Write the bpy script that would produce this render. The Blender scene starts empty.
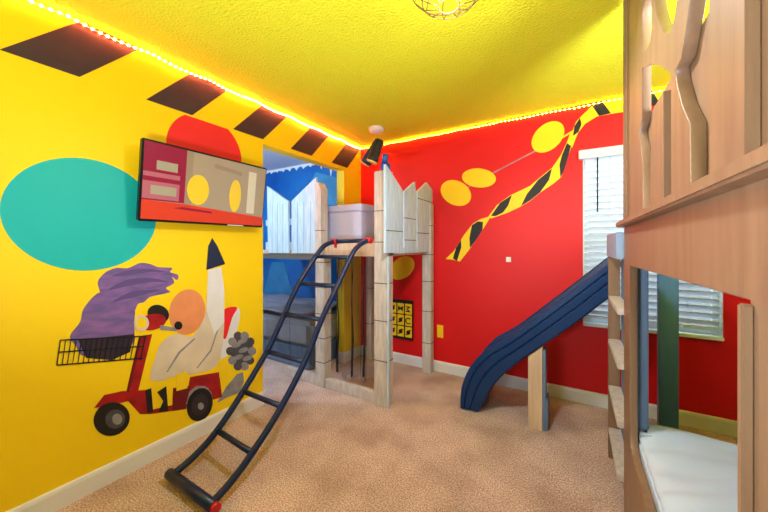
import bpy, bmesh, math, random
from mathutils import Vector, Matrix, noise
random.seed(7)
SC = bpy.context.scene
COL = SC.collection
PI = math.pi

# ------------------------------------------------------------------ camera frame (for reading wall coordinates off the photograph)
F = 314.0; HY = 245.0; TH = math.atan(190 / 314.0); EYE = 1.29
sn, cs = math.sin(TH), math.cos(TH)
XL, YR, ZC = -2.16, 3.04, 2.44      # left wall, red wall, ceiling


def ray(px, py):
    a = (px - 384) / F; b = (HY - py) / F
    return (-sn + cs * a, cs + sn * a, b)


def pX(x, px, py):
    d = ray(px, py); t = x / d[0]
    return (d[1] * t, EYE + d[2] * t)          # (Y, Z) on a plane of constant X


def pY(y, px, py):
    d = ray(px, py); t = y / d[1]
    return (d[0] * t, EYE + d[2] * t)          # (X, Z) on a plane of constant Y


# ------------------------------------------------------------------ materials
def lin(v):
    v = v / 255.0
    return v / 12.92 if v <= 0.04045 else ((v + 0.055) / 1.055) ** 2.4


def rgb(r, g, b):
    return (lin(r), lin(g), lin(b), 1)


MATS = {}


def mat(name, col, rough=0.6, var=0.0, nscale=8.0, bump=0.0, bscale=60.0, stretch=(1, 1, 1), metal=0.0, spec=0.4, emit=None, estr=0.0, col2=None, dist=0.01):
    if name in MATS:
        return MATS[name]
    m = bpy.data.materials.new(name); m.use_nodes = True
    nt = m.node_tree; N = nt.nodes; L = nt.links
    b = N['Principled BSDF']
    b.inputs['Base Color'].default_value = col
    b.inputs['Roughness'].default_value = rough
    b.inputs['Metallic'].default_value = metal
    b.inputs['Specular IOR Level'].default_value = spec
    tc = N.new('ShaderNodeTexCoord'); mp = N.new('ShaderNodeMapping')
    mp.inputs['Scale'].default_value = stretch
    L.new(tc.outputs['Object'], mp.inputs['Vector'])
    if var > 0 or col2 is not None:
        n = N.new('ShaderNodeTexNoise'); n.inputs['Scale'].default_value = nscale; n.inputs['Detail'].default_value = 6
        L.new(mp.outputs[0], n.inputs['Vector'])
        r = N.new('ShaderNodeValToRGB')
        c2 = col2 if col2 is not None else tuple(max(0, c * (1 - var)) for c in col[:3]) + (1,)
        r.color_ramp.elements[0].color = c2; r.color_ramp.elements[0].position = 0.3
        r.color_ramp.elements[1].color = col; r.color_ramp.elements[1].position = 0.7
        L.new(n.outputs['Fac'], r.inputs[0]); L.new(r.outputs[0], b.inputs['Base Color'])
    if bump > 0:
        n2 = N.new('ShaderNodeTexNoise'); n2.inputs['Scale'].default_value = bscale; n2.inputs['Detail'].default_value = 4
        L.new(mp.outputs[0], n2.inputs['Vector'])
        bp = N.new('ShaderNodeBump'); bp.inputs['Strength'].default_value = bump; bp.inputs['Distance'].default_value = dist
        L.new(n2.outputs['Fac'], bp.inputs['Height']); L.new(bp.outputs[0], b.inputs['Normal'])
    if emit is not None:
        b.inputs['Emission Color'].default_value = emit
        b.inputs['Emission Strength'].default_value = estr
    MATS[name] = m
    return m


M_yel = mat('yellow_wall_paint', rgb(253, 212, 0), 0.55, bump=0.15, bscale=180, dist=0.003)
M_red = mat('red_wall_paint', rgb(218, 8, 16), 0.5, bump=0.15, bscale=180, dist=0.003)
M_ceil = mat('yellow_textured_ceiling', rgb(234, 234, 48), 0.85, bump=1.0, bscale=75, dist=0.012, spec=.2)
M_white = mat('white_trim_paint', rgb(226, 224, 230), 0.45)
M_offw = mat('grey_wall', rgb(140, 134, 130), 0.7)
M_alcc = mat('pale_blue_ceiling', rgb(214, 224, 238), 0.8, bump=0.5, bscale=40)
M_tealp = mat('teal_paint', rgb(10, 180, 180), 0.5, var=0.06, nscale=3)
M_redp = mat('bright_red_paint', rgb(236, 38, 46), 0.5)
M_blkp = mat('charcoal_paint', rgb(52, 40, 56), 0.5, var=0.25, nscale=14)
M_black = mat('black_paint', rgb(26, 24, 28), 0.5)
M_purp = mat('purple_paint', rgb(140, 98, 165), 0.55, nscale=16, col2=rgb(96, 84, 140), stretch=(1, .7, 2.2))
M_purp2 = mat('dark_purple_paint', rgb(92, 72, 132), .55)
M_cream = mat('cream_paint', rgb(226, 206, 184), 0.55, var=0.15, nscale=9)
M_whp = mat('white_paint', rgb(232, 228, 232), 0.55, var=0.08, nscale=9)
M_navy = mat('navy_paint', rgb(28, 40, 72), 0.5)
M_orp = mat('orange_paint', rgb(238, 148, 96), 0.55, var=0.12, nscale=12)
M_scoot = mat('scooter_red_paint', rgb(190, 24, 30), 0.5, nscale=14, col2=rgb(130, 12, 20))
M_dred = mat('dark_red_paint', rgb(112, 14, 22), 0.5)
M_greyp = mat('grey_paint', rgb(150, 148, 156), 0.5, var=0.3, nscale=22)
M_dgrey = mat('dark_grey_paint', rgb(86, 82, 94), 0.5, var=0.4, nscale=25)
M_ylp = mat('yellow_mural_paint', rgb(250, 208, 18), 0.5)
M_navym = mat('blue_powder_coated_metal', rgb(8, 32, 74), 0.35, spec=0.4)
M_redcap = mat('red_plastic', rgb(196, 26, 34), 0.35)
M_slide = mat('navy_slide_plastic', rgb(2, 50, 104), 0.38, spec=0.35, var=0.1, nscale=4)
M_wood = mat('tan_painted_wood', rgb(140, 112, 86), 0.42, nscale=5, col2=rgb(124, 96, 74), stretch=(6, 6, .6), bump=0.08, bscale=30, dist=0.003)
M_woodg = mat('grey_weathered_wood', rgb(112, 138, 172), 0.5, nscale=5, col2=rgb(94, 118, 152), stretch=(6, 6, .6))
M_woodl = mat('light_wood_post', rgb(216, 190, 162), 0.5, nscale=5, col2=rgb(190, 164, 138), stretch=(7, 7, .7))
M_post = mat('whitewashed_post', rgb(212, 200, 190), 0.55, nscale=9, col2=rgb(176, 170, 168), stretch=(5, 5, .8))
M_picket = mat('icy_white_picket_paint', rgb(200, 226, 246), 0.5, nscale=10, col2=rgb(168, 198, 228), stretch=(5, 5, .6))
M_seam = mat('dark_seam', rgb(96, 92, 90), 0.8)
M_bluew = mat('blue_mural_wall', rgb(16, 132, 214), 0.55, nscale=1.6, col2=rgb(0, 84, 176))
M_icep = mat('pale_ice_paint', rgb(236, 244, 252), 0.5)
M_iceb = mat('light_blue_paint', rgb(60, 156, 214), 0.5, var=0.25, nscale=7)
M_box = mat('lilac_grey_board', rgb(186, 190, 222), 0.6)
M_sheet = mat('white_bedding', rgb(190, 206, 230), 0.85, bump=0.2, bscale=14)
M_greysh = mat('grey_blanket', rgb(170, 172, 186), 0.85, var=0.2, nscale=5)
M_vinyl = mat('white_vinyl', rgb(226, 236, 242), 0.4)
M_wire = mat('bronze_wire', rgb(120, 92, 60), 0.4, metal=0.7)
M_bulb = mat('lit_bulb', rgb(255, 250, 240), 0.4, emit=(1, .93, .8, 1), estr=22)
M_tvb = mat('black_tv_plastic', rgb(16, 16, 18), 0.3)
M_plast = mat('white_plastic', rgb(236, 230, 224), 0.4)
M_ledtape = mat('clear_led_tape', rgb(240, 210, 160), 0.5)
M_ledr = mat('red_orange_led', (1, .5, .2, 1), 0.4, emit=(1, .15, .04, 1), estr=240)
M_ledy = mat('yellow_led', (1, .8, .3, 1), 0.4, emit=(1, .70, .05, 1), estr=34)
M_lens = mat('yellow_lens', rgb(220, 180, 90), 0.3)


def carpet_mat():
    m = bpy.data.materials.new('beige_carpet'); m.use_nodes = True
    nt = m.node_tree; N = nt.nodes; L = nt.links; b = N['Principled BSDF']
    b.inputs['Roughness'].default_value = 0.95; b.inputs['Specular IOR Level'].default_value = 0.05
    tc = N.new('ShaderNodeTexCoord')
    n1 = N.new('ShaderNodeTexNoise'); n1.inputs['Scale'].default_value = 130; n1.inputs['Detail'].default_value = 3
    n2 = N.new('ShaderNodeTexNoise'); n2.inputs['Scale'].default_value = 3.2; n2.inputs['Detail'].default_value = 5
    n3 = N.new('ShaderNodeTexVoronoi'); n3.inputs['Scale'].default_value = 75
    for n in (n1, n2, n3): L.new(tc.outputs['Object'], n.inputs['Vector'])
    r1 = N.new('ShaderNodeValToRGB')
    r1.color_ramp.elements[0].position = 0.32; r1.color_ramp.elements[0].color = rgb(156, 124, 114)
    r1.color_ramp.elements[1].position = 0.68; r1.color_ramp.elements[1].color = rgb(242, 218, 210)
    L.new(n1.outputs['Fac'], r1.inputs[0])
    r2 = N.new('ShaderNodeValToRGB')
    r2.color_ramp.elements[0].position = 0.35; r2.color_ramp.elements[0].color = (.72, .68, .66, 1)
    r2.color_ramp.elements[1].position = 0.6; r2.color_ramp.elements[1].color = (1, 1, 1, 1)
    L.new(n2.outputs['Fac'], r2.inputs[0])
    mx = N.new('ShaderNodeMixRGB'); mx.blend_type = 'MULTIPLY'; mx.inputs[0].default_value = 1
    L.new(r1.outputs[0], mx.inputs[1]); L.new(r2.outputs[0], mx.inputs[2]); L.new(mx.outputs[0], b.inputs['Base Color'])
    ad = N.new('ShaderNodeMath'); ad.operation = 'ADD'
    L.new(n1.outputs['Fac'], ad.inputs[0]); L.new(n3.outputs['Distance'], ad.inputs[1])
    bp = N.new('ShaderNodeBump'); bp.inputs['Strength'].default_value = 0.6; bp.inputs['Distance'].default_value = 0.008
    L.new(ad.outputs[0], bp.inputs['Height']); L.new(bp.outputs[0], b.inputs['Normal'])
    return m


def clear_mat(name, col, alpha, rough=0.6):
    m = bpy.data.materials.new(name); m.use_nodes = True
    nt = m.node_tree; N = nt.nodes; L = nt.links
    out = N['Material Output']; b = N['Principled BSDF']
    b.inputs['Base Color'].default_value = col; b.inputs['Roughness'].default_value = rough
    t = N.new('ShaderNodeBsdfTransparent'); mx = N.new('ShaderNodeMixShader'); mx.inputs[0].default_value = alpha
    L.new(t.outputs[0], mx.inputs[1]); L.new(b.outputs[0], mx.inputs[2]); L.new(mx.outputs[0], out.inputs['Surface'])
    return m


M_carpet = carpet_mat()
M_glass = clear_mat('window_glass', (.9, .95, 1, 1), 0.08, 0.05)
def slat_mat():
    m = bpy.data.materials.new('white_vinyl_slat'); m.use_nodes = True
    nt = m.node_tree; N = nt.nodes; L = nt.links; b = N['Principled BSDF']
    b.inputs['Base Color'].default_value = rgb(236, 240, 244); b.inputs['Roughness'].default_value = .45
    tr = N.new('ShaderNodeBsdfTranslucent'); tr.inputs[0].default_value = rgb(226, 236, 246)
    mx = N.new('ShaderNodeMixShader'); mx.inputs[0].default_value = .22
    L.new(b.outputs[0], mx.inputs[1]); L.new(tr.outputs[0], mx.inputs[2]); L.new(mx.outputs[0], N['Material Output'].inputs['Surface'])
    return m


M_slat = slat_mat()
M_net = clear_mat('sheer_black_net', rgb(26, 26, 38), 0.34)


# ------------------------------------------------------------------ mesh builder
class MB:
    def __init__(s):
        s.bm = bmesh.new(); s.mats = []

    def mi(s, m):
        if m not in s.mats: s.mats.append(m)
        return s.mats.index(m)

    def box(s, a, b, m, bevel=0.0, M=None):
        x0, y0, z0 = a; x1, y1, z1 = b
        tmp = bmesh.new()
        bmesh.ops.create_cube(tmp, size=1)
        for v in tmp.verts:
            v.co = Vector(((x0 + x1) / 2 + v.co.x * (x1 - x0), (y0 + y1) / 2 + v.co.y * (y1 - y0), (z0 + z1) / 2 + v.co.z * (z1 - z0)))
        if bevel > 0:
            bmesh.ops.bevel(tmp, geom=tmp.edges[:], offset=bevel, segments=2, affect='EDGES')
        s.merge(tmp, m, M)
        return s

    def merge(s, tmp, m, M=None, smooth=False):
        k = s.mi(m); vm = {}
        for v in tmp.verts:
            vm[v] = s.bm.verts.new(M @ v.co if M else v.co)
        for f in tmp.faces:
            try:
                g = s.bm.faces.new([vm[v] for v in f.verts]); g.material_index = k; g.smooth = smooth or f.smooth
            except ValueError:
                pass
        tmp.free()

    def prism(s, pts3, off, m, smooth=False):
        """closed planar polygon pts3 extruded by vector off"""
        k = s.mi(m); off = Vector(off)
        a = [s.bm.verts.new(Vector(p)) for p in pts3]
        b = [s.bm.verts.new(Vector(p) + off) for p in pts3]
        fs = [s.bm.faces.new(a), s.bm.faces.new(b[::-1])]
        n = len(a)
        for i in range(n):
            fs.append(s.bm.faces.new((a[i], b[i], b[(i + 1) % n], a[(i + 1) % n])))
        for f in fs: f.material_index = k; f.smooth = False
        return s

    def tube(s, pts, r, m, seg=10, cap=True, smooth=True):
        k = s.mi(m); P = [Vector(p) for p in pts]; rings = []
        up = Vector((0, 0, 1))
        prev = None
        for i, p in enumerate(P):
            d = (P[min(i + 1, len(P) - 1)] - P[max(i - 1, 0)]).normalized()
            ref = up if abs(d.dot(up)) < .95 else Vector((1, 0, 0))
            if prev is not None:
                u = (prev - d * prev.dot(d))
                u = u.normalized() if u.length > 1e-6 else d.cross(ref).normalized()
            else:
                u = d.cross(ref).normalized()
            prev = u
            w = d.cross(u)
            rr = r[i] if isinstance(r, (list, tuple)) else r
            rings.append([s.bm.verts.new(p + (u * math.cos(2 * PI * j / seg) + w * math.sin(2 * PI * j / seg)) * rr) for j in range(seg)])
        for i in range(len(rings) - 1):
            for j in range(seg):
                f = s.bm.faces.new((rings[i][j], rings[i][(j + 1) % seg], rings[i + 1][(j + 1) % seg], rings[i + 1][j]))
                f.material_index = k; f.smooth = smooth
        if cap:
            for rg in (rings[0][::-1], rings[-1]):
                f = s.bm.faces.new(rg); f.material_index = k
        return s

    def lathe(s, prof, m, c=(0, 0, 0), seg=24, M=None):
        k = s.mi(m); rings = []
        T = M if M else Matrix.Translation(Vector(c))
        for (r, z) in prof:
            if r < 1e-5:
                rings.append([s.bm.verts.new(T @ Vector((0, 0, z)))])
            else:
                rings.append([s.bm.verts.new(T @ Vector((r * math.cos(2 * PI * j / seg), r * math.sin(2 * PI * j / seg), z))) for j in range(seg)])
        for a, b in zip(rings, rings[1:]):
            for j in range(seg):
                if len(a) == 1 and len(b) == 1: continue
                if len(a) == 1: vs = (a[0], b[j], b[(j + 1) % seg])
                elif len(b) == 1: vs = (a[j], a[(j + 1) % seg], b[0])
                else: vs = (a[j], a[(j + 1) % seg], b[(j + 1) % seg], b[j])
                f = s.bm.faces.new(vs); f.material_index = k; f.smooth = True
        return s

    def build(s, name, parent=None, bevel=0.0):
        me = bpy.data.meshes.new(name)
        bmesh.ops.recalc_face_normals(s.bm, faces=s.bm.faces[:])
        s.bm.to_mesh(me); s.bm.free()
        for m in s.mats: me.materials.append(m)
        o = bpy.data.objects.new(name, me); COL.objects.link(o)
        if parent is not None:
            w = world_loc(parent)
            me.transform(Matrix.Translation(-w)); o.parent = parent
        if bevel > 0:
            md = o.modifiers.new('bevel', 'BEVEL'); md.width = bevel; md.segments = 2; md.limit_method = 'ANGLE'
        return o


def world_loc(o):
    w = Vector((0, 0, 0))
    while o is not None:
        w += o.location; o = o.parent
    return w


def tag(o, label=None, cat=None, group=None, kind=None):
    if label: o['label'] = label
    if cat: o['category'] = cat
    if group: o['group'] = group
    if kind: o['kind'] = kind
    return o


def thing(name, label, cat, loc=(0, 0, 0), group=None):
    o = bpy.data.objects.new(name, None); COL.objects.link(o); o.location = loc; o.empty_display_size = .05
    return tag(o, label, cat, group)


def holed(name, outer, holes, x0, x1, m, parent=None, bevel=0.0):
    """board in the Y-Z plane between x0 and x1 with holes cut out of it (2D filled curve, converted to a mesh)"""
    cu = bpy.data.curves.new(name + '_c', 'CURVE'); cu.dimensions = '2D'; cu.fill_mode = 'BOTH'
    cu.extrude = abs(x1 - x0) / 2 - bevel; cu.bevel_depth = bevel; cu.bevel_resolution = 1; cu.offset = -bevel
    for loop in [outer] + holes:
        sp = cu.splines.new('POLY'); sp.points.add(len(loop) - 1); sp.use_cyclic_u = True
        for p, q in zip(sp.points, loop): p.co = (q[0], q[1], 0, 1)
    t = bpy.data.objects.new('t', cu); COL.objects.link(t)
    bpy.context.view_layer.update()
    me = bpy.data.meshes.new_from_object(t.evaluated_get(bpy.context.evaluated_depsgraph_get()))
    bpy.data.objects.remove(t); bpy.data.curves.remove(cu)
    # local (x, y, z) -> world (z + xmid, x, y)
    me.transform(Matrix(((0, 0, 1, (x0 + x1) / 2), (1, 0, 0, 0), (0, 1, 0, 0), (0, 0, 0, 1))))
    me.materials.clear(); me.materials.append(m); me.name = name
    o = bpy.data.objects.new(name, me); COL.objects.link(o)
    if parent is not None:
        me.transform(Matrix.Translation(-world_loc(parent))); o.parent = parent
    return o


def struct(mb, name, bevel=0.0):
    return tag(mb.build(name, bevel=bevel), kind='structure')


# ------------------------------------------------------------------ room shell
YB = -1.3; XR = 1.42
struct(MB().box((-4.3, YB, -.08), (XR + .1, YR + .1, 0), M_carpet), 'floor')
struct(MB().box((XL - .05, YB, ZC), (XR + .1, YR + .1, ZC + .08), M_ceil), 'ceiling')
TWALL = 0.10
mb = MB()
for (y0, y1, z0, z1) in ((YB, 1.672, 0, ZC), (2.722, YR, 0, ZC), (1.672, 2.722, 2.11, ZC)):
    mb.box((XL - TWALL, y0, z0), (XL, y1, z1), M_yel)
struct(mb, 'wall_left')
WX0, WX1, WZ0, WZ1 = .063, .873, .655, 2.0
mb = MB()
for (x0, x1, z0, z1) in ((XL, WX0, 0, ZC), (WX1, XR, 0, ZC), (WX0, WX1, 0, WZ0), (WX0, WX1, WZ1, ZC)):
    mb.box((x0, YR, z0), (x1, YR + .1, z1), M_red)
struct(mb, 'wall_back')
struct(MB().box((XR, YB, 0), (XR + .1, YR, ZC), M_offw), 'wall_right')
struct(MB().box((XL, YB - .1, 0), (XR, YB, ZC), M_offw), 'wall_front')


def baseboard(name, pts, n):
    """pts: (x,y) start, end; n: outward normal"""
    (xa, ya), (xb, yb) = pts
    mb = MB(); prof = [(0, 0), (.014, 0), (.014, .085), (.010, .098), (.005, .105), (0, .105)]
    P = [(xa + n[0] * u, ya + n[1] * u, z) for u, z in prof]
    mb.prism(P, (xb - xa, yb - ya, 0), M_white)
    return struct(mb, name)


baseboard('baseboard_left', ((XL, YB), (XL, 1.672)), (1, 0))
baseboard('baseboard_left', ((XL, 2.722), (XL, YR)), (1, 0)).name = 'baseboard_corner'
baseboard('baseboard_jamb', ((XL - TWALL, 2.722), (XL + .014, 2.722)), (0, -1))
baseboard('baseboard_back', ((XL, YR), (XR, YR)), (0, -1))
baseboard('baseboard_right', ((XR, YB), (XR, YR)), (-1, 0))

# alcove room beyond the opening
ZA = 2.37
struct(MB().box((-4.2, YR, 0), (XL - TWALL, YR + .1, ZC), M_bluew), 'wall_alcove_back')
struct(MB().box((-4.3, YB, 0), (-4.2, YR + .1, ZC), M_bluew), 'wall_alcove_left')
struct(MB().box((-4.2, YB - .1, 0), (XL - TWALL, YB, ZC), M_offw), 'wall_alcove_front')
struct(MB().box((-4.3, YB - .1, ZA), (XL - TWALL, YR + .1, ZC + .08), M_alcc), 'ceiling_alcove')
mb = MB()
# painted snow edge with icicles
top = []
n = 60
for i in range(n + 1):
    x = -4.19 + i * (4.19 - 2.27) / n
    d = .03 + .008 * math.sin(i * 1.3)
    if i == 49: d += .20
    elif i in (44, 52, 57): d += .07
    elif i % 4 == 2: d += .03
    top.append((x, ZA - d))
P = [(-4.19, YR - .001, ZA), (-2.27, YR - .001, ZA)] + [(x, YR - .001, z) for x, z in top[::-1]]
mb.prism(P, (0, -.002, 0), M_icep)
tag(mb.build('ice_border_mural'), 'painted white icicle border along the top of the blue wall beyond the opening', 'mural')
for pts, lb in ((((300, 205), (316, 172), (338, 178), (338, 205)), 'pale blue angular ice cliff painted on the alcove wall above the storage box'),
                (((262, 300), (272, 262), (284, 262), (298, 312), (262, 314)), 'pale blue ice peak painted on the alcove wall above the low bed')):
    mb = MB(); mb.prism([(x, YR - .003, z) for x, z in [pY(YR, *p) for p in pts]], (0, -.002, 0), M_iceb)
    tag(mb.build('ice_mural'), lb, 'mural')


# ------------------------------------------------------------------ murals on the yellow wall (paint skins a millimetre proud of the wall)
def lw(mb, pts, m, lay=1, px=True):
    e = .0012 * lay
    P = [pX(XL, *p) if px else p for p in pts]
    mb.prism([(XL + e - .001, y, z) for y, z in P], (.001, 0, 0), m)


def rw(mb, pts, m, lay=1):
    e = .0012 * lay
    mb.prism([(x, YR - e + .001, z) for x, z in [pY(YR, *p) for p in pts]], (0, -.001, 0), m)


def ell(cx, cy, rx, ry, rot=0, n=28):
    r = math.radians(rot)
    return [(cx + rx * math.cos(t) * math.cos(r) - ry * math.sin(t) * math.sin(r), cy + rx * math.cos(t) * math.sin(r) + ry * math.sin(t) * math.cos(r)) for t in [2 * PI * i / n for i in range(n)]]


def sm(P, k=5):
    out = []; n = len(P)
    for i in range(n):
        a, b, c, d = P[i - 1], P[i], P[(i + 1) % n], P[(i + 2) % n]
        for j in range(k):
            f = j / k
            out.append(tuple(.5 * (2 * b[q] + (c[q] - a[q]) * f + (2 * a[q] - 5 * b[q] + 4 * c[q] - d[q]) * f * f + (3 * b[q] - a[q] - 3 * c[q] + d[q]) * f ** 3) for q in (0, 1)))
    return out


def wpart(name, parent, items, wall=lw, lay=1):
    mb = MB()
    for i, (pts, m) in enumerate(items): wall(mb, pts, m, lay + i * .25)
    return mb.build(name, parent)


t = thing('striped_border_mural', 'band of black slanted blocks painted along the top of the yellow wall', 'mural', (XL, .3, 2.15))
for k in range(-1, 5):
    y0 = .305 + k * .5525
    mb = MB(); z0, z1 = 2.148, 2.432
    w = .262
    lw(mb, [(y0, z0), (y0 + w, z0), (y0 + 2 * w, z1), (y0 + w, z1)], M_blkp, px=False)
    mb.build('slanted_block', t)

mb = MB(); lw(mb, ell(.608, 1.447, .302, .29, n=64), M_tealp, px=False)
tag(mb.build('painted_circle'), 'large teal circle painted on the yellow wall left of the television', 'mural')
mb = MB()
pts = [p for p in ell(1.222, 1.925, .257, .257, n=72) if p[1] < 2.142]
pts.sort(key=lambda p: math.atan2(p[0] - 1.222, -(p[1] - 1.925)))
lw(mb, pts, M_redp, px=False)
tag(mb.build('painted_circle'), 'red circle painted on the yellow wall above and behind the television', 'mural')

# scooter mural
sc = thing('scooter_mural', 'painted red three-wheeled scooter with front wire basket on the yellow wall', 'mural', (XL, .9, .55))
wpart('wheel', sc, [(ell(111.5, 419, 18.5, 16.5, -25), M_black), (ell(115, 419, 10, 9.5, -25), M_dgrey), (ell(117, 419, 5, 5.5), M_greyp)], lay=2)
wpart('wheel', sc, [(ell(199.5, 404.5, 12.5, 17, 18), M_black), (ell(199.5, 404.5, 8, 11, 18), M_blkp), (ell(200.5, 406, 3, 3.6), M_greyp)], lay=3)
wpart('steering_column', sc, [([(139, 336), (152, 334), (138, 391), (126, 392)], M_scoot), ([(139, 336), (142, 336), (129, 392), (126, 392)], M_dred)], lay=2)
wpart('handlebar', sc, [(ell(158, 314, 11, 9, 20), M_black), (ell(152, 322, 14, 8, -12), M_scoot), ([(160, 325), (176, 328), (176, 331), (160, 330)], M_greyp), (ell(178, 325.5, 4, 4.2), M_black)], lay=3)
wpart('headlight', sc, [(ell(141, 323, 7.5, 8), M_cream), (ell(141, 323, 5, 5.4), M_ylp)], lay=5)
wpart('body', sc, [([(94, 408), (104, 395), (122, 391), (146, 390), (150, 410), (185, 402), (188, 388), (190, 377), (219, 372), (222, 397), (212, 400), (208, 388), (196, 386), (187, 396), (185, 409), (150, 414), (140, 414), (128, 401), (116, 404), (110, 406)], M_scoot),
                   ([(173, 388), (190, 386), (186, 409), (172, 411)], M_dred),
                   ([(186, 404), (189, 392), (196, 386), (205, 386), (211, 392), (213, 400), (210, 400), (207, 390), (203, 388.5), (196, 389), (191, 394), (188, 404)], M_greyp)], lay=1.6)
wpart('floor_stripe', sc, [([(145, 390), (151, 388), (153, 412), (147, 413)], M_black), ([(157, 392), (166, 386), (168, 411), (158, 412), (163, 401)], M_black)], lay=2.8)
wpart('side_box', sc, [([(176, 374), (187, 371), (187, 388), (176, 391)], M_ylp)], lay=4.2)
wpart('side_box', sc, [([(218, 360), (226, 357), (228, 374), (219, 377)], M_ylp)], lay=4.2)
wpart('seat_back', sc, [(sm([(220, 345), (223, 316), (230, 308), (238, 308), (240, 314), (237, 330), (228, 354), (221, 360)]), M_whp), (sm([(222, 334), (223, 312), (230, 307), (237, 308), (232, 318), (226, 338)]), M_redp)], lay=1)
eng = [(ell(242, 351, 11, 16, 8), M_dgrey)]
for a in range(0, 360, 36):
    r = math.radians(a); eng.append((ell(241 + 11 * math.cos(r), 351 + 16 * math.sin(r), 4.2, 4.2), M_dgrey if a % 72 else M_greyp))
for (a, b) in ((236, 345), (242, 341), (243, 350), (238, 357), (247, 358)): eng.append((ell(a, b, 5, 2.4, -20), M_greyp))
wpart('engine', sc, eng, lay=1.4)
wpart('tail_fin', sc, [([(217, 403), (226, 387), (237, 374), (243, 372), (244, 382), (239, 393), (228, 397)], M_greyp)], lay=1)
# wire basket: rim, base and upright wires
bk = []
def ln(a, b, w=1.0, m=M_black):
    dx, dy = b[0] - a[0], b[1] - a[1]; l = math.hypot(dx, dy); nx, ny = -dy / l * w / 2, dx / l * w / 2
    return ([(a[0] + nx, a[1] + ny), (b[0] + nx, b[1] + ny), (b[0] - nx, b[1] - ny), (a[0] - nx, a[1] - ny)], m)
for a, b in (((60, 340), (145, 336)), ((58, 352), (143, 346)), ((56.5, 365), (142, 358)), ((60, 340), (56.5, 365)), ((145, 336), (140, 360))): bk.append(ln(a, b, 1.3))
for i in range(1, 16):
    u = i / 16; bk.append(ln((60 + 85 * u, 340 - 4 * u), (56.5 + 84 * u, 365 - 7 * u), .9))
mb = MB()
for pts, m in bk: lw(mb, pts, m, 5)
mb.build('wire_basket', sc)
# plain cargo shapes in place of the painted figures
pl = thing('purple_plume_mural', 'plain purple windswept plume painted above the scooter basket', 'mural', (XL, .6, .9))
hair = [(100, 292), (98, 281), (106, 272), (116, 268), (128, 268), (140, 263), (150, 264), (158, 267), (172, 268), (170, 272), (178, 275), (177, 280), (172, 277), (174, 283), (166, 288), (170, 292), (158, 295), (150, 297), (144, 302), (138, 304), (133, 312), (118, 316), (104, 306)]
wpart('plume', pl, [(sm(hair), M_purp)] + [(sm(q), M_purp2) for q in ([(112, 276), (130, 270), (150, 269), (166, 272), (150, 272), (130, 275)], [(108, 290), (126, 280), (150, 278), (168, 282), (150, 282), (128, 286)], [(112, 302), (130, 292), (146, 290), (160, 290), (146, 294), (130, 298)])], lay=1)
wpart('bundle', pl, [(sm([(84, 308), (100, 292), (120, 296), (134, 308), (134, 322), (133, 342), (118, 356), (84, 356), (76, 346), (70, 336), (80, 322)]), M_purp), ([(78, 340), (134, 334), (130, 352), (112, 360), (86, 358)], M_blkp)], lay=1.4)
cg = thing('cargo_sack_mural', 'cream sack with upright white banner painted on the scooter seat', 'mural', (XL, 1.0, .8))
wpart('ball', cg, [(ell(187, 312, 18, 23, 12), M_orp)], lay=1)
wpart('sack', cg, [(sm([(150, 378), (155, 358), (162, 342), (176, 334), (192, 336), (203, 320), (210, 300), (222, 290), (224, 320), (222, 345), (216, 366), (192, 374), (172, 377), (160, 381)]), M_cream)] + [ln_w for ln_w in (([(166, 372), (178, 352), (194, 338), (195, 339), (180, 353), (167.5, 372)], M_greyp), ([(196, 368), (210, 350), (218, 326), (219, 327), (211, 351), (197.5, 368)], M_greyp))], lay=2.4)
wpart('banner', cg, [([(208, 270), (221, 267), (224, 290), (224, 322), (214, 334), (206, 310)], M_whp), ([(206, 270), (208, 246), (212, 238), (217, 246), (225, 264)], M_navy)], lay=3)

# ------------------------------------------------------------------ murals on the red wall
tp = thing('caution_tape_mural', 'yellow and black hazard tape ribbon painted across the red wall', 'mural', (-.3, YR, 1.7))
ribs = [([(445.5, 259), (454, 251), (464, 235), (473, 223.5), (481, 219), (491, 216), (488, 221), (482.5, 230), (476, 240), (469, 250), (460, 261.5), (452, 259.5)], M_ylp),
        ([(488, 217), (497, 205), (510, 195.5), (530, 186), (543, 175), (552, 168), (561, 155), (567.5, 141), (570, 133), (576, 132), (571, 148), (566, 162), (561.5, 177), (553, 184), (541, 192), (530, 201), (520, 207), (507, 213), (491, 218.5)], M_ylp),
        ([(569, 140), (576, 122), (581.5, 116), (592, 106), (602.6, 102.5), (623.7, 96), (660, 88), (760, 66), (760, 84), (660, 104), (623.7, 112), (611, 114), (597, 116.5), (585, 124), (578, 133), (572, 148)], M_ylp)]
wpart('ribbon', tp, ribs, wall=rw, lay=1)
for pts in ([(453, 258.5), (456, 248), (461, 240), (461.5, 247), (457, 261)], [(472, 225), (478, 221.5), (483, 222), (482.5, 230), (476, 240), (470, 248), (469.5, 238)],
            [(491, 216), (500, 203), (512, 195), (508, 206), (503, 212.5), (496, 216)], [(521, 206), (527, 194), (538, 180), (552, 168.5), (549, 180), (540, 192.5), (530, 200.5)],
            [(562, 155), (567, 143), (571, 146), (568, 157), (564.5, 169), (560.5, 178), (559.5, 165)], [(574.5, 126), (580, 118), (581.5, 124), (578.5, 132), (573, 136)],
            [(592, 106), (603, 102.5), (611, 113.5), (599, 116)], [(640, 92.5), (652, 90), (660, 104), (648, 107)], [(690, 82), (702, 79.5), (711, 94), (698, 96.5)]):
    wpart('black_band', tp, [(pts, M_black)], wall=rw, lay=2.2)
rp = thing('rope_mural', 'thin pale rope line painted across the upper red wall', 'mural', (-.5, YR, 2.0))
wpart('rope', rp, [ln((495, 172), (562, 137), 1.1, M_greyp), ln((560, 139), (578, 128), 1.6, M_ylp), ln((447, 199), (495, 172), .9, M_greyp)], wall=rw, lay=1)
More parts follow.
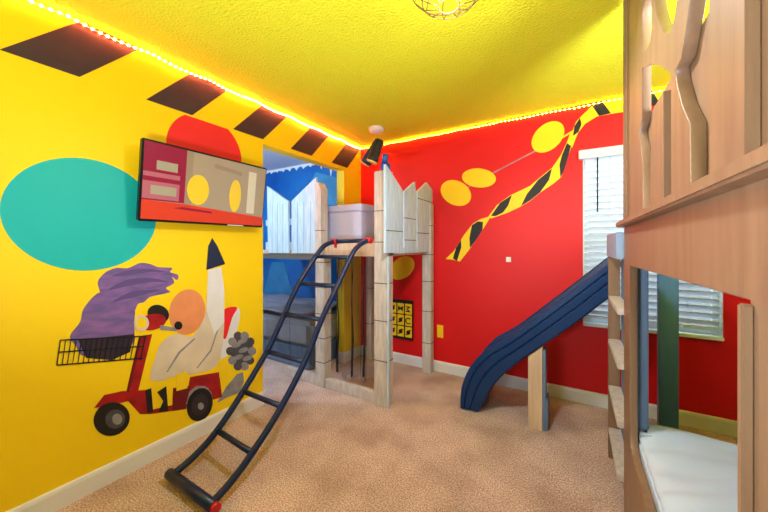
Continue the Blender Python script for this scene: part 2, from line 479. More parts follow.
for (cx, cy, rx, ry, ro, lb) in ((456, 193, 16, 12, 28, 'lowest plain yellow oval painted on the red wall beside the loft pickets'), (479, 178, 17, 9.5, 5, 'middle plain yellow oval painted halfway up the rope on the red wall'), (548, 137, 19, 12.5, -42, 'topmost plain yellow oval painted on the red wall near the hazard tape')):
    mb = MB(); rw(mb, ell(cx, cy, rx, ry, ro, 36), M_ylp, 2.4)
    tag(mb.build('painted_oval'), lb, 'mural')
mb = MB(); rw(mb, ell(402, 268, 14, 10, -40, 36), M_ylp, 1)
tag(mb.build('painted_oval'), 'plain yellow oval painted on the red wall under the loft', 'mural')

# board of nine tiles
bd = thing('tile_board', 'black board with three rows of yellow square tiles hung on the red wall', 'wall art', (-1.5, YR, .9))
def rq(px0, py0, px1, py1):   # rectangle on the red wall from a pixel box
    xa, za = pY(YR, px0, (py0)); xb, _ = pY(YR, px1, py0); _, zb = pY(YR, (px0 + px1) / 2, py1)
    _, za = pY(YR, (px0 + px1) / 2, py0)
    return xa, xb, zb, za
xa, _ = pY(YR, 390.5, 300); xb, _ = pY(YR, 413.5, 300)
_, zt = pY(YR, 400, 299.5); _, zb = pY(YR, 400, 338)
MB().box((xa, YR - .02, zb), (xb, YR - .001, zt), M_black, .003).build('backing', bd)
cw = (xb - xa) / 3.0; rh = (zt - zb - .05) / 3
for i in range(3):
    for j in range(3):
        x0 = xa + i * cw + .008; z0 = zb + .022 + j * rh + .006; x1 = x0 + cw - .016; z1 = z0 + rh - .012
        tb = MB().box((x0, YR - .028, z0), (x1, YR - .02, z1), M_ylp, .002).build('tile', bd)
        mb = MB(); cx, cz = (x0 + x1) / 2, (z0 + z1) / 2; q = (x1 - x0) * .38; y = YR - .0282
        if (i, j) == (2, 1):
            mb2 = [(cx + q * math.cos(a), y, cz + q * math.sin(a)) for a in [.7 + k * .35 for k in range(15)]]
            mb.tube(mb2, .006, M_black, 6)
        elif (i, j) == (2, 2):
            mb.prism([(cx - q, y, cz + q), (cx + q, y, cz + q), (cx - q * .2, y, cz), (cx + q, y, cz - q), (cx - q, y, cz - q), (cx - q, y, cz - q * .6), (cx, y, cz - q * .6), (cx - q * .8, y, cz), (cx, y, cz + q * .6), (cx - q, y, cz + q * .6)], (0, -.002, 0), M_black)
        elif (i, j) == (1, 2):
            mb.prism([(cx - q, y, cz + q), (cx, y, cz + q * .3), (cx + q, y, cz + q), (cx + q, y, cz - q), (cx, y, cz - q * .3), (cx - q, y, cz - q)], (0, -.002, 0), M_black)
        else:
            mb.prism([(cx + q * .8 * math.cos(a), y, cz + q * .8 * math.sin(a)) for a in [k * PI / 6 for k in range(12)]], (0, -.002, 0), M_black)
            mb.box((cx - q, y - .002, cz - q), (cx - q * .3, y, cz - q * .6), M_black); mb.box((cx + q * .3, y - .002, cz + q * .6), (cx + q, y, cz + q), M_black)
        mb.build('mark', tb)

# outlet plates
x0, x1, z0, z1 = rq(437.3, 325, 443.3, 337.5)
o = thing('outlet_cover', 'yellow outlet plate on the red wall right of the loft post', 'outlet', ((x0 + x1) / 2, YR, z0))
MB().box((x0, YR - .007, z0), (x1, YR, z1), M_ylp, .002).build('plate', o)
for dz in (.3, .7):
    zc = z0 + (z1 - z0) * dz; MB().box(((x0 + x1) / 2 - .014, YR - .009, zc - .014), ((x0 + x1) / 2 + .014, YR - .006, zc + .014), M_ylp, .003).build('socket', o)
x0, x1, z0, z1 = rq(506.2, 257, 511, 262)
o = thing('wall_switch', 'small white square plate alone in the middle of the red wall', 'switch', ((x0 + x1) / 2, YR, z0))
MB().box((x0, YR - .008, z0), (x1, YR, z1), M_plast, .002).build('plate', o)
MB().box((x0 + .012, YR - .012, z0 + .012), (x1 - .012, YR - .007, z1 - .012), M_plast, .001).build('button', o)

# ------------------------------------------------------------------ window
w = thing('window_1', None, None, ((WX0 + WX1) / 2, YR, WZ0)); w['kind'] = 'structure'
mb = MB(); yf = YR + .075
for (a, b) in (((WX0 + .007, yf - .03, WZ0 + .005), (WX0 + .04, yf, WZ1 - .007)), ((WX1 - .04, yf - .03, WZ0 + .005), (WX1 - .007, yf, WZ1 - .007)), ((WX0 + .04, yf - .028, WZ0 + .005), (WX1 - .04, yf - .002, WZ0 + .05)), ((WX0 + .04, yf - .028, WZ1 - .05), (WX1 - .04, yf - .002, WZ1 - .007)), ((WX0 + .04, yf - .028, 1.30), (WX1 - .04, yf - .002, 1.35))):
    mb.box(a, b, M_vinyl, .003)
mb.build('window_frame', w)
MB().box((WX0, YR - .025, WZ0 - .02), (WX1, YR + .1, WZ0 + .004), M_vinyl, .004).build('window_sill', w)
mb = MB()
mb.box((WX0, YR + .001, WZ0), (WX0 + .006, YR + .1, WZ1), M_vinyl); mb.box((WX1 - .006, YR + .001, WZ0), (WX1, YR + .1, WZ1), M_vinyl); mb.box((WX0, YR + .001, WZ1 - .006), (WX1, YR + .1, WZ1), M_vinyl)
mb.build('window_reveal', w)
MB().box((WX0 + .041, yf - .012, WZ0 + .051), (WX1 - .041, yf - .008, WZ1 - .051), M_glass).build('window_pane', w)
bl = thing('window_blinds', 'white horizontal slat blinds lowered over the window in the red wall', 'blinds', ((WX0 + WX1) / 2, YR, WZ0))
MB().box((WX0 - .03, YR - .05, 1.985), (WX1 + .03, YR - .001, 2.055), M_slat, .005).build('valance', bl)
NS = 25; zs0, zs1 = .745, 1.965
for i in range(NS):
    z = zs0 + (zs1 - zs0) * i / (NS - 1)
    mb = MB(); M = Matrix.Translation((0, YR + .012, z)) @ Matrix.Rotation(math.radians(-48), 4, 'X')
    mb.box((WX0 + .012, -.026, -.0015), (WX1 - .014, .026, .0015), M_slat, 0, M)
    mb.build('slat', bl)
MB().box((WX0 + .012, YR, .70), (WX1 - .014, YR + .026, .72), M_slat, .003).build('bottom_rail', bl)
for x in (WX0 + .18, WX1 - .18):
    MB().tube([(x, YR - .012, .71), (x, YR - .012, 1.985)], .0015, M_slat, 6).build('ladder_cord', bl)
xw, zw = pY(YR - .03, 597.5, 212)
tag(MB().tube([(xw, YR - .03, 1.985), (xw, YR - .03, zw)], .005, M_tvb, 8).build('tilt_wand', bl), 'dark tilt wand')

# ------------------------------------------------------------------ LED strips (the diodes are beads on one tape)
def led(name, label, a, b, m, out, n, sag=0.012):
    mb = MB(); A, B = Vector(a), Vector(b); o = Vector(out)
    P = []
    for i in range(41):
        u = i / 40; P.append(A.lerp(B, u) + Vector((0, 0, -sag * abs(math.sin(u * 9 * PI)))))
    mb.tube(P, .004, M_ledtape, 6)
    for i in range(n):
        u = (i + .5) / n; p = A.lerp(B, u) + Vector((0, 0, -sag * abs(math.sin(u * 9 * PI)))) + o * .003
        mb.box(tuple(p - Vector((.006, .006, .005))), tuple(p + Vector((.006, .006, .004))), m, .002)
    return tag(mb.build(name), label, 'strip light')


led('led_strip_light', 'glowing red-orange light strip along the top of the yellow wall', (XL + .012, -.2, 2.425), (XL + .012, YR - .015, 2.425), M_ledr, (1, 0, 0), 105)
led('led_strip_light', 'glowing yellow light strip along the top of the red wall', (XL + .02, YR - .012, 2.425), (XR - .02, YR - .012, 2.425), M_ledy, (0, -1, 0), 105, .006)

# ------------------------------------------------------------------ television
def tv_scene_mats():
    e = lambda n, c, s=.12: mat(n, c, .25, emit=c, estr=s)
    return (e('screen_beige', rgb(160, 144, 124)), e('screen_red', rgb(205, 62, 40)), e('screen_plum', rgb(140, 30, 60)), e('screen_shelf', rgb(172, 96, 110)), e('screen_yellow', rgb(228, 192, 50)), e('screen_tan', rgb(150, 130, 110)), e('screen_pale', rgb(160, 150, 130), .1), e('screen_light', rgb(206, 196, 178)))


SB, SR, SPm, SH, SY, ST, SP2, SL = tv_scene_mats()
tv = thing('television', 'flat television tilted down from the yellow wall showing an orange-floored cartoon room', 'television', (XL, 1.19, 1.43))
TW, THh = .815, .458
tilt = math.radians(7)
Mtv = Matrix.Translation((-2.045, 1.193, 1.652)) @ Matrix.Rotation(tilt, 4, 'Y')
# local frame: +X out of wall, Y along the wall, Z up
mb = MB(); mb.box((-.035, -TW / 2, -THh / 2), (0, TW / 2, THh / 2), M_tvb, .006, Mtv); mb.build('housing', tv)
mb = MB()
def scr(y0, y1, z0, z1, m, lay=1):
    mb.box((.0005 * lay, -TW / 2 + .01 + y0 * (TW - .02), -THh / 2 + .014 + z0 * (THh - .026)), (.0005 * lay + .0004, -TW / 2 + .01 + y1 * (TW - .02), -THh / 2 + .014 + z1 * (THh - .026)), m, 0, Mtv)
def spoly(pts, m, lay):
    mb.prism([Mtv @ Vector((.0005 * lay, -TW / 2 + .01 + u * (TW - .02), -THh / 2 + .014 + v * (THh - .026))) for u, v in pts], Mtv.to_3x3() @ Vector((.0004, 0, 0)), m)
scr(0, 1, 0, 1, SB); 
spoly([(0, 0), (1, 0), (1, .15), (.3, .24), (0, .25)], SR, 2)
scr(0, .28, .25, 1, SPm, 2); scr(0, .24, .56, .62, SH, 3); scr(0, .24, .27, .5, SH, 3); scr(.05, .22, .33, .45, SP2, 4); scr(.08, .22, .66, .78, SP2, 4)
scr(.28, .33, .24, 1, ST, 2); spoly([(.5, .9), (.75, .86), (.75, .8), (.5, .84)], ST, 3); scr(.82, .9, .2, .9, SL, 2)
spoly([(.27, .2), (.5, .17), (.5, .14), (.2, .17)], SPm, 3)
for (cx, cz, rx, rz) in ((.38, .47, .085, .22), (.70, .46, .055, .26)):
    spoly([(cx + rx * math.cos(a), cz + rz * math.sin(a)) for a in [k * PI / 16 for k in range(32)]], SY, 4)
mb.build('screen', tv)
mb = MB(); mb.box((-.11, -.12, -.1), (-.035, .12, .1), M_tvb, .004, Mtv); mb.build('wall_bracket', tv)
mb = MB(); mb.box((-.004, .12, -THh / 2 + .003), (.0015, .24, -THh / 2 + .009), M_plast, 0, Mtv); mb.build('indicator_bar', tv)

# ------------------------------------------------------------------ loft
lf = thing('play_loft', 'raised play platform on whitewashed posts in the corner by the red wall', 'play loft', (-1.6, 2.6, 0))


def post(name, x0, x1, y0, y1, z1, seams, cut=0.0, m=M_post):
    mb = MB()
    if cut:
        mb.prism([(x0, y0, 0), (x1, y0, 0), (x1, y0, z1 - cut), (x0 + (x1 - x0) * .75, y0, z1), (x0, y0, z1)], (0, y1 - y0, 0), m)
    else:
        mb.box((x0, y0, 0), (x1, y1, z1), m, .006)
    for z in seams:
        mb.box((x0 - .0015, y0 - .0015, z), (x1 + .0015, y1 + .0015, z + .007), M_seam)
    return mb.build(name, lf)


o_ = post('post', -2.035, -1.925, 2.14, 2.24, 1.19, (.22, .44, .66, .9, 1.13))
mb = MB(); mb.prism([(-2.035, 2.14, 1.19), (-1.965, 2.14, 1.19), (-1.965, 2.14, 1.80), (-2.0, 2.14, 1.865), (-2.035, 2.14, 1.855)], (0, .09, 0), M_post); mb.box((-2.0365, 2.1385, 1.42), (-1.9635, 2.2, 1.427), M_seam); mb.build('post_extension', lf)
post('post', -1.385, -1.262, 2.13, 2.23, 1.885, (.36, .68, .98, 1.31, 1.56))
post('post', -1.315, -1.222, 2.92, 3.0, 1.70, (.30, .62, .92, 1.19, 1.48))
post('post', -2.02, -1.945, 2.94, 3.02, 1.19, (.4, .8))
MB().box((-3.2, 2.18, 1.20), (-1.262, 3.0, 1.235), M_woodl, .003).build('platform_deck', lf)
MB().box((-1.925, 2.15, 1.195), (-1.385, 2.175, 1.325), M_woodl, .004).build('front_beam', lf)
MB().box((-3.2, 2.175, 1.15), (-2.035, 2.215, 1.20), M_seam).build('joist', lf)
MB().box((-1.925, 2.15, 0.0), (-1.385, 2.20, .085), M_post, .004).build('bottom_rail', lf)
MB().box((-2.45, 2.15, 0.0), (-2.035, 2.20, .085), M_post, .004).build('bottom_rail', lf)


def picketX(pts, seams):   # board in the Y-Z plane on the right-hand side
    P = [pX(-1.238, *p) for p in pts]
    mb = MB(); mb.prism([(-1.238, y, z) for y, z in P], (-.022, 0, 0), M_picket)
    ys = [p[0] for p in P]
    for z in seams: mb.box((-1.2395, min(ys), z), (-1.236, max(ys), z + .006), M_seam)
    return mb.build('picket', lf)


picketX([(386, 253), (386, 164), (402.6, 190), (402.6, 252.5)], (1.40,))
picketX([(404.2, 252.5), (404.2, 192), (415, 182), (416, 192), (416, 252)], (1.33, 1.52))
picketX([(417.4, 252), (417.4, 192), (427, 182.5), (432.5, 190), (433, 252)], (1.40, 1.72))
MB().box((-1.262, 2.23, 1.22), (-1.24, 3.0, 1.27), M_picket).build('picket_rail', lf)
YP = 2.155


def picketY(pts):
    P = [pY(YP, *p) for p in pts]
    mb = MB(); mb.prism([(x, YP, z) for x, z in P], (0, .022, 0), M_picket)
    xs = [p[0] for p in P]; x0, x1 = min(xs), max(xs); zt = min(P[0][1], P[-1][1])
    zb = min(p[1] for p in P)
    for k in (1, 2, 3):
        x = x0 + (x1 - x0) * k / 4; mb.box((x - .001, YP - .001, zb), (x + .001, YP, min(P[1][1], P[2][1]) - .02), M_seam)
    return mb.build('picket', lf)


picketY([(268, 253), (267, 186), (288, 201), (288.5, 253)])
picketY([(291.5, 253), (291.5, 201), (316, 177), (317, 253)])
xa, _ = pY(YP, 264, 250); xb, _ = pY(YP, 318, 250)
MB().box((xa, YP + .022, 1.24), (xb, YP + .045, 1.32), M_picket).build('picket_rail', lf)
MB().box((xa, YP + .022, 1.49), (xb, YP + .045, 1.55), M_picket).build('picket_rail', lf)
# side strip of post
MB().box((-1.262, 2.135, 0), (-1.25, 2.15, 1.2), M_picket).build('corner_trim', lf)


# netting hanging under the platform
def curtain(x0, x1, y, z0, z1, label, amp=.02):
    mb = MB(); k = mb.mi(M_net); n = 60; g = []
    for i in range(n + 1):
        u = i / n; x = x0 + (x1 - x0) * u
        yy = y + amp * math.sin(u * 19) + amp * .5 * math.sin(u * 43 + 1)
        zb = z0 + .05 * noise.noise(Vector((u * 6, 3, 0))) + .04 * abs(math.sin(u * 11))
        g.append([mb.bm.verts.new((x, yy * (1) + (.02 * (1 - v / 6)) * math.sin(u * 30), zb + (z1 - zb) * v / 6)) for v in range(7)])
    for i in range(n):
        for j in range(6):
            f = mb.bm.faces.new((g[i][j], g[i + 1][j], g[i + 1][j + 1], g[i][j + 1])); f.material_index = k; f.smooth = True
    o = mb.build('sheer_curtain')
    return tag(o, label, 'curtain')


cu_ = curtain(-1.91, -1.56, 2.30, .06, 1.19, 'sheer black torn curtain hanging under the loft between the two front posts')
for x, zb, w in ((-1.895, .10, .012), (-1.725, .09, .010), (-1.60, .12, .011)):
    P = [Vector((x + .008 * math.sin(z * 9 + x * 5), 2.295, z)) for z in [zb + (1.18 - zb) * i / 20 for i in range(21)]]
    MB().tube(P, [w * (1 - .75 * i / 20) for i in range(21)], clear_mat('gathered_net', rgb(22, 22, 32), .75), 8).build('gathered_fold', cu_)
curtain(-3.0, -2.05, 2.28, .10, 1.14, 'sheer black curtain hanging in front of the alcove bed')

# box on the platform
bx = thing('storage_box', 'lilac-grey lidded box standing on the loft platform', 'box', (-1.85, 2.5, 1.236))
MB().box((-2.10, 2.32, 1.237), (-1.64, 2.78, 1.60), M_box, .008).build('body', bx)
MB().box((-2.11, 2.31, 1.60), (-1.63, 2.79, 1.665), M_box, .008).build('lid', bx)

# toy binocular spotlight on the tall post
bn = thing('toy_binoculars', 'pair of dark blue toy spyglass tubes mounted on top of the tall loft post', 'toy', (-1.32, 2.18, 1.885))
for A, B, mm in (((-1.318, 2.10, 2.115), (-1.445, 2.10, 1.955), M_navy), ((-1.288, 2.07, 2.105), (-1.350, 2.05, 1.945), M_black)):
    A = Vector(A); B = Vector(B); d = B - A
    tb = MB().tube([A, A + d * .06, A + d * .08, A + d * .45, A + d * .48, A + d * .8, A + d * .82, B], [.03, .032, .034, .037, .040, .041, .045, .045], mm, 16).build('barrel', bn)
    e = d.normalized()
    MB().tube([B, B + e * .012], [.045, .04], M_lens, 16).build('lens_ring', tb)
MB().tube([(-1.268, 2.115, 2.0), (-1.275, 2.115, 1.94)], .022, mat('blue_bracket', rgb(40, 90, 170), .4), 12).build('handle', bn)
MB().box((-1.33, 2.14, 1.886), (-1.265, 2.20, 1.95), mat('blue_bracket', rgb(40, 90, 170), .4), .008).build('mounting_bracket', bn)

# ------------------------------------------------------------------ smoke detector
sd = thing('smoke_detector', 'round white smoke detector on the ceiling above the loft', 'smoke detector', (-1.66, 2.60, ZC))
MB().lathe([(0, 0), (.075, 0), (.076, -.02), (.068, -.036), (.05, -.044), (0, -.046)], M_plast, (-1.66, 2.60, ZC)).build('case', sd)
MB().lathe([(0, -.046), (.018, -.046), (.016, -.052), (0, -.052)], M_plast, (-1.66, 2.60, ZC)).build('test_button', sd)

# ------------------------------------------------------------------ ceiling light in wire cage
CL = Vector((-.43, 1.21, ZC))
cl = thing('ceiling_light', 'lit bulb in an open round wire cage on the ceiling', 'ceiling light', tuple(CL))
MB().lathe([(0, 0), (.07, 0), (.068, -.018), (.03, -.026), (.024, -.06), (0, -.062)], M_wire, CL).build('canopy', cl)
MB().lathe([(0, -.06), (.014, -.062), (.018, -.075), (.032, -.10), (.034, -.118), (.024, -.138), (0, -.146)], M_bulb, CL).build('bulb', cl)
mb = MB()
ring = lambda r, z: [tuple(CL + Vector((r * math.cos(2 * PI * k / 48), r * math.sin(2 * PI * k / 48), z))) for k in range(49)]
for r, z in ((.15, -.12), (.105, -.17), (.04, -.192)): mb.tube(ring(r, z), .0022, M_wire, 6, cap=False)
for k in range(12):
    a = 2 * PI * k / 12; d = Vector((math.cos(a), math.sin(a), 0))
    mb.tube([CL + d * .06 + Vector((0, 0, -.01)), CL + d * .125 + Vector((0, 0, -.06)), CL + d * .15 + Vector((0, 0, -.12)), CL + d * .105 + Vector((0, 0, -.17)), CL + d * .04 + Vector((0, 0, -.192))], .002, M_wire, 6)
mb.build('cage', cl)

# ------------------------------------------------------------------ arched ladder
Lr = [(-1.713, 2.03, 1.318), (-1.722, 1.93, 1.29), (-1.732, 1.854, 1.225), (-1.754, 1.684, 1.016), (-1.77, 1.553, .80), (-1.785, 1.42, .575), (-1.812, 1.231, .330), (-1.829, 1.09, .178), (-1.845, .972, .092), (-1.86, .859, .045)]
Rr = [(-1.372, 2.03, 1.325), (-1.382, 1.93, 1.29), (-1.39, 1.845, 1.22), (-1.403, 1.701, 1.016), (-1.418, 1.553, .80), (-1.43, 1.42, .575), (-1.45, 1.245, .350), (-1.468, 1.075, .185), (-1.48, .96, .098), (-1.492, .859, .045)]


def smooth_path(P, n=60):
    P = [Vector(p) for p in P]; out = []
    L = len(P) - 1
    for k in range(n + 1):
        u = k / n * L; i = min(int(u), L - 1); f = u - i
        p0, p1, p2, p3 = P[max(i - 1, 0)], P[i], P[i + 1], P[min(i + 2, L)]
        out.append(.5 * ((2 * p1) + (p2 - p0) * f + (2 * p0 - 5 * p1 + 4 * p2 - p3) * f * f + (3 * p1 - p0 - 3 * p2 + p3) * f ** 3))
    return out


ld = thing('arched_ladder', 'curved dark blue metal ladder leaning from the carpet up to the loft', 'ladder', (-1.67, .86, 0))
SLp, SRp = smooth_path(Lr), smooth_path(Rr)
MB().tube(SLp, .019, M_navym, 12).build('side_rail', ld)
MB().tube(SRp, .019, M_navym, 12).build('side_rail', ld)


def at_z(P, z):
    for a, b in zip(P, P[1:]):
        if (a.z - z) * (b.z - z) <= 0 and a.z != b.z: return a.lerp(b, (z - a.z) / (b.z - a.z))


for z in (1.20, 1.005, .80, .565, .355, .18):
    a, b = at_z(SLp, z), at_z(SRp, z)
    MB().tube([a, b], .0155, M_navym, 10).build('rung', ld)
a, b = SLp[-1], SRp[-1]; d = (b - a).normalized()
MB().tube([a - d * .03, b + d * .03], .026, M_navym, 12).build('foot_bar', ld)
a, b = SLp[0], SRp[0]
MB().tube([a - d * .03, b + d * .03], .017, M_navym, 12).build('top_bar', ld)
for p in (a, b): MB().tube([p - d * .032, p + d * .032], .024, M_redcap, 12).build('clamp', ld)
e = SRp[-1] + d * .03
MB().tube([e, e + d * .02], .024, M_redcap, 12).build('end_cap', ld)
e2 = (SLp[0] + SLp[1]) / 2
MB().tube([e2 + Vector((0, .02, -.005)), e2 + Vector((0, .02, -.05))], .012, M_redcap, 8).build('hook', ld)

# ------------------------------------------------------------------ alcove bed
ab = thing('alcove_bed', 'low bed with grey blanket against the blue wall beyond the opening', 'bed', (-3.1, 2.6, 0))
MB().box((-4.05, 2.36, 0), (-2.32, 3.02, .22), M_woodg, .01).build('base', ab)
MB().box((-4.05, 2.34, .22), (-2.30, 3.02, .50), M_greysh, .05).build('mattress', ab)
bm_ = MB(); k = bm_.mi(M_greysh); n = 30; g = []
for i in range(n + 1):
    row = []
    for j in range(n + 1):
        u, v = i / n, j / n
        row.append(bm_.bm.verts.new((-3.9 + u * 1.5, 2.33 + v * .67, .555 + .03 * noise.noise(Vector((u * 5, v * 4, 1))) + .06 * max(0, v - .6))))
    g.append(row)
for i in range(n):
    for j in range(n):
        f = bm_.bm.faces.new((g[i][j], g[i + 1][j], g[i + 1][j + 1], g[i][j + 1])); f.smooth = True; f.material_index = k
o = bm_.build('blanket'); md = o.modifiers.new('s', 'SOLIDIFY'); md.thickness = .02
tag(o, 'rumpled grey blanket spread on the low bed beyond the opening', 'blanket')

# ------------------------------------------------------------------ slide
sl = thing('slide', 'dark blue plastic slide running down from the bunk along the red wall', 'slide', (-.3, 2.64, 0))
TOP = [(.24, 1.23), (.183, 1.175), (-.11, .892), (-.397, .625), (-.574, .492), (-.69, .345), (-.75, .20), (-.766, .10), (-.768, .009)]
BOT = [(.24, .995), (.183, .944), (-.023, .736), (-.278, .503), (-.44, .335), (-.505, .25), (-.555, .16), (-.59, .08), (-.63, .009)]


def resample(P, n):
    P = [Vector((p[0], 0, p[1])) for p in P]; S = smooth_path(P, 80); d = [0]
    for a, b in zip(S, S[1:]): d.append(d[-1] + (b - a).length)
    out = []; j = 0
    for i in range(n):
        t = d[-1] * i / (n - 1)
        while j < len(d) - 2 and d[j + 1] < t: j += 1
        f = (t - d[j]) / (d[j + 1] - d[j]); out.append(S[j].lerp(S[j + 1], f))
    return out


NT = 46
Tt, Bb = resample(TOP, NT), resample(BOT, NT)
YN, YF = 2.42, 2.84
mb = MB(); k = mb.mi(M_slide); rings = []
for tpt, bpt in zip(Tt, Bb):
    q = lambda h, y: mb.bm.verts.new((bpt.x + (tpt.x - bpt.x) * h, y, bpt.z + (tpt.z - bpt.z) * h))
    sec = [(0.0, YN + .03), (.06, YN + .012), (.40, YN + .010), (.42, YN + .018), (.45, YN + .018), (.47, YN + .006), (.72, YN + .004), (.74, YN + .012), (.77, YN + .012), (.79, YN), (.97, YN), (1.0, YN + .012), (1.0, YN + .034), (.96, YN + .046), (.62, YN + .062), (.50, YN + .10), (.48, YN + .15),
           (.48, YF - .15), (.50, YF - .10), (.62, YF - .062), (.96, YF - .046), (1.0, YF - .034), (1.0, YF - .012), (.97, YF), (.80, YF), (.5, YF - .008), (.06, YF - .012), (0, YF - .03)]
    rings.append([q(h, y) for h, y in sec])
m_ = len(rings[0])
for a, b in zip(rings, rings[1:]):
    for j in range(m_):
        f = mb.bm.faces.new((a[j], a[(j + 1) % m_], b[(j + 1) % m_], b[j])); f.material_index = k; f.smooth = False
for rg in (rings[0], rings[-1][::-1]):
    f = mb.bm.faces.new(rg); f.material_index = k
mb.build('chute', sl, bevel=.003)
sp = thing('slide_support', 'short light wood post standing under the middle of the blue slide', 'support post', (-.24, 2.45, 0))
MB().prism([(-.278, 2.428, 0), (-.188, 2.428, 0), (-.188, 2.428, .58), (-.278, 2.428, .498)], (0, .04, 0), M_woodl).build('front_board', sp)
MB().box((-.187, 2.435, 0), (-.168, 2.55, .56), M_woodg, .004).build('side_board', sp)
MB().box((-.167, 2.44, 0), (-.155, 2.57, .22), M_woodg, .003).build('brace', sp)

# ------------------------------------------------------------------ bunk bed
bk = thing('bunk_bed', 'tan wooden castle bunk bed with cut-out railing at the right edge', 'bunk bed', (.7, 1.05, 0))
holed('side_panel', [(.36, 0), (1.84, 0), (1.84, 1.372), (.36, 1.372)], [[(.609, .44), (1.58, .44), (1.64, .455), (1.66, .50), (1.66, 1.203), (.609, 1.216)]], .2, .227, M_wood, bk, .0025)
MB().box((.17, .34, 1.372), (.262, 1.86, 1.398), M_wood, .005).build('ledge', bk)
def fr(*pts): return [(max(.57, y), max(1.408, min(z, 2.36))) for y, z in [pX(.2, *p) for p in pts]]
HR = fr((654.4, 0), (656, 12), (659, 24), (663, 32), (667, 35), (671, 30), (674.5, 18), (677, 0), (679, -20), (677, -60), (660, -60), (654, -30))
HA = fr((642, 12), (644, 2), (650, -8), (652, 10), (652, 28), (650, 43), (646, 50), (642, 55))
HC = fr((642, 68), (652, 64), (660, 66), (668, 71), (671, 76), (671, 199), (643, 209), (643, 170), (641.5, 150), (638.6, 131), (642, 118))
HE = fr((690, 0), (688, 15), (684, 40), (681, 59), (675, 70), (677, 85), (682, 105), (690, 124), (690.5, 192), (742, 172), (742, -60), (715, -120), (698, -40))
holed('fretwork_railing', [(.56, 1.398), (1.66, 1.398), (1.66, 2.40), (.56, 2.40)], [HR, HA, HC, HE], .2, .225, M_wood, bk, .0015)
mb = MB(); mb.prism([(.2, y, z) for y, z in fr((650, 207), (651, 125), (654, 111), (658, 100), (663, 91), (663, 202))], (.025, 0, 0), M_wood); mb.build('railing_petal', bk, bevel=.002)
MB().box((.188, .5945, .3), (.2, .609, 1.212), M_wood, .002).build('opening_batten', bk)
MB().box((.2255, .36, 1.398), (.245, 1.84, 1.745), M_wood, .002).build('guard_board', bk)
mb = MB()
mb.box((.2, 1.66, 1.398), (.226, 1.84, 2.41), M_wood, .004)
for y in (1.70, 1.745, 1.79): mb.box((.194, y, 1.40), (.2, y + .022, 2.41), M_wood, .002)
mb.build('railing_post', bk)
MB().box((.185, .5755, 1.398), (.2, .70, 2.41), M_wood, .002).build('railing_post', bk)
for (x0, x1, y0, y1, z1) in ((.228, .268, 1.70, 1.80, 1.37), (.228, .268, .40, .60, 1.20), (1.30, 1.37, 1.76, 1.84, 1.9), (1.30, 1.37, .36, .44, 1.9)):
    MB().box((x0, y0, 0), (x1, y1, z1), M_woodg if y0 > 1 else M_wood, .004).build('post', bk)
MB().box((.27, .36, 1.31), (1.36, 1.84, 1.36), M_wood, .004).build('upper_deck', bk)
MB().box((.27, .38, .14), (1.36, 1.83, .20), M_wood, .004).build('lower_deck', bk)
MB().box((1.34, .44, .14), (1.37, 1.76, .45), M_wood, .004).build('rear_rail', bk)
# mattresses and bedding
um = MB().box((.29, .40, 1.361), (1.30, 1.80, 1.52), M_sheet, .04).build('mattress'); tag(um, 'white mattress on the upper bunk deck', 'mattress')
lm = MB().box((.272, .40, .201), (1.29, 1.82, .47), M_sheet, .03).box((.229, .62, .201), (.32, 1.69, .475), M_sheet, .01).build('mattress'); tag(lm, 'white mattress on the lower bunk seen through the opening', 'mattress')
mb = MB(); k = mb.mi(M_sheet); nx, ny = 70, 90; g = []
for i in range(nx + 1):
    row = []
    for j in range(ny + 1):
        u, v = i / nx, j / ny
        x = .232 + u * 1.06; y = .40 + v * 1.425
        q = Vector((x * 2.0 + .35 * noise.noise(Vector((x * 3, y * 3, 2))), y * 6.5 + .8 * noise.noise(Vector((x * 2.5, y * 2, 5))), 0))
        z = .505 + .034 * noise.noise(q) + .016 * noise.noise(q * 2.3) + .02 * noise.noise(Vector((x * 2, y * 2, 7)))
        ed = min(u, v, 1 - u, 1 - v) / .06
        if ed < 1: z -= .02 * (1 - ed) ** 2
        if x < .272: y = min(y, 1.694)
        row.append(mb.bm.verts.new((x, y, z)))
    g.append(row)
for i in range(nx):
    for j in range(ny):
        f = mb.bm.faces.new((g[i][j], g[i + 1][j], g[i + 1][j + 1], g[i][j + 1])); f.smooth = True; f.material_index = k
o = mb.build('duvet'); md = o.modifiers.new('s', 'SOLIDIFY'); md.thickness = .025; md.offset = -1
tag(o, 'creased white duvet on the lower bunk', 'duvet')

# ladder at the end of the bunk
lad = thing('bunk_ladder', 'tan wooden step ladder beside the bunk under the slide top', 'ladder', (.21, 2.08, 0))
MB().box((.178, 2.33, 0), (.235, 2.36, 1.35), M_wood, .003).build('side_rail', lad)
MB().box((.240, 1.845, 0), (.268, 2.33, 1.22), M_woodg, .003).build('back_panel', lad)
MB().box((.203, 1.843, 0), (.24, 1.865, 1.20), M_wood, .003).build('side_rail', lad)
for z in (.985, .725, .445, .19): MB().box((.178, 1.866, z - .03), (.239, 2.33, z), M_post, .003).build('step', lad)
MB().box((.172, 1.845, 1.222), (.20, 2.36, 1.352), mat('pale_grey_paint', rgb(140, 164, 196), .5), .003).build('header', lad)
# landing between ladder and slide
ln_ = thing('slide_landing', 'small landing behind the bunk on a grey leg seen through the bunk opening', 'platform', (.4, 2.6, 0))
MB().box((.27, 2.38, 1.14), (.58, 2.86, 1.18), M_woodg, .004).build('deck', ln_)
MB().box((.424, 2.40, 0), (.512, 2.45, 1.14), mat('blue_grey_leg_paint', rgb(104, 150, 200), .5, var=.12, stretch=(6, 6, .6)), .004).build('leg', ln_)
MB().box((.518, 2.78, 0), (.572, 2.84, 1.14), M_woodg, .004).build('leg', ln_)

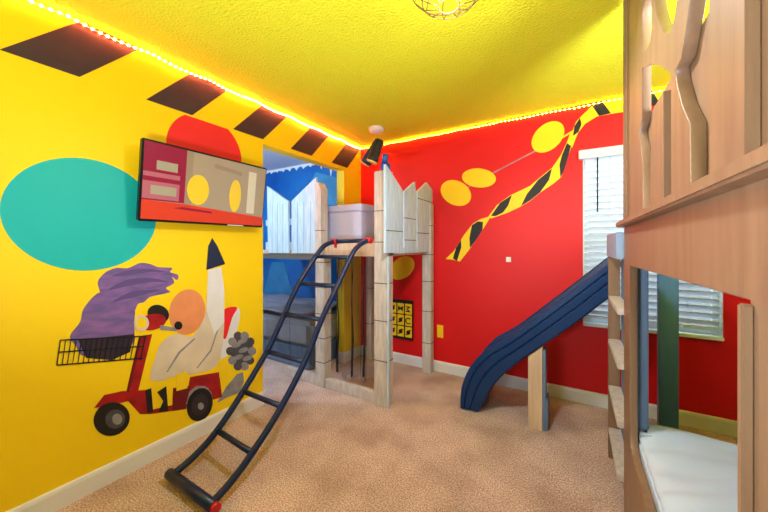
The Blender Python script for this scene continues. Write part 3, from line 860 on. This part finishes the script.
# ------------------------------------------------------------------ light
wd = bpy.data.worlds.new('world'); SC.world = wd; wd.use_nodes = True
nt = wd.node_tree; bg = nt.nodes['Background']
sky = nt.nodes.new('ShaderNodeTexSky'); sky.sky_type = 'HOSEK_WILKIE'; sky.turbidity = 3; sky.ground_albedo = .4
mx = nt.nodes.new('ShaderNodeMixRGB'); mx.inputs[0].default_value = .75; mx.inputs[2].default_value = (.8, .93, 1, 1)
nt.links.new(sky.outputs[0], mx.inputs[1]); nt.links.new(mx.outputs[0], bg.inputs['Color'])
bg.inputs['Strength'].default_value = .7


def area(name, loc, target, size, power, col, sy=None):
    l = bpy.data.lights.new(name, 'AREA'); l.energy = power; l.color = col; l.size = size
    if sy: l.shape = 'RECTANGLE'; l.size_y = sy
    o = bpy.data.objects.new(name, l); COL.objects.link(o); o.location = loc
    o.rotation_euler = (Vector(target) - Vector(loc)).to_track_quat('-Z', 'Y').to_euler()
    return o


def point(name, loc, power, col, r=.05):
    l = bpy.data.lights.new(name, 'POINT'); l.energy = power; l.color = col; l.shadow_soft_size = r
    o = bpy.data.objects.new(name, l); COL.objects.link(o); o.location = loc
    return o


area('window_daylight', (.47, 3.7, 1.9), (.2, 1.2, 1.0), 1.1, 36, (.68, .86, 1), 1.5)
area('bunk_ceiling_fill', (.85, 1.1, 1.60), (.45, 1.7, 2.44), .5, 80, (.85, .93, 1), .8)  # added fill hidden behind the guard board, whitens the right-hand ceiling; no fixture there
area('room_fill', (-.9, -1.0, 1.9), (-1.4, 2.2, .9), 1.0, 2.5, (.74, .87, 1), .6)  # added soft fill from behind the camera, not a source in the room
area('ceiling_uplight_fill', (-.6, -.25, 1.05), (-.6, .65, 2.44), .4, 46, (.88, .94, 1), .4)  # added out-of-view uplight that brightens the yellow ceiling
point('cage_bulb_light', tuple(CL + Vector((0, 0, -.21))), 4, (1, .95, .8), .05)
l = bpy.data.lights.new('cage_bulb_downlight', 'SPOT'); l.energy = 70; l.color = (.92, .95, 1); l.spot_size = math.radians(172); l.spot_blend = .6; l.shadow_soft_size = .08
o = bpy.data.objects.new('cage_bulb_downlight', l); COL.objects.link(o); o.location = CL + Vector((0, 0, -.22))
point('alcove_lamp', (-3.5, 1.0, 1.9), 80, (.8, .9, 1), .12)

# ------------------------------------------------------------------ camera
cd = bpy.data.cameras.new('camera'); cam = bpy.data.objects.new('camera', cd); COL.objects.link(cam)
cd.sensor_width = 36; cd.sensor_fit = 'HORIZONTAL'; cd.lens = 36 * F / 768
cd.shift_y = -(256 - HY) / 768; cd.clip_start = .02
cam.location = (0, 0, EYE); cam.rotation_euler = (PI / 2, 0, TH)
SC.camera = cam
vs = SC.view_settings; vs.view_transform = 'Standard'; vs.look = 'None'; vs.gamma = 1; vs.use_curve_mapping = False; vs.exposure = 0.0
SC.cycles.use_denoising = True
SC.cycles.max_bounces = 8; SC.cycles.diffuse_bounces = 5; SC.cycles.transparent_max_bounces = 12
SC.cycles.sample_clamp_indirect = 6
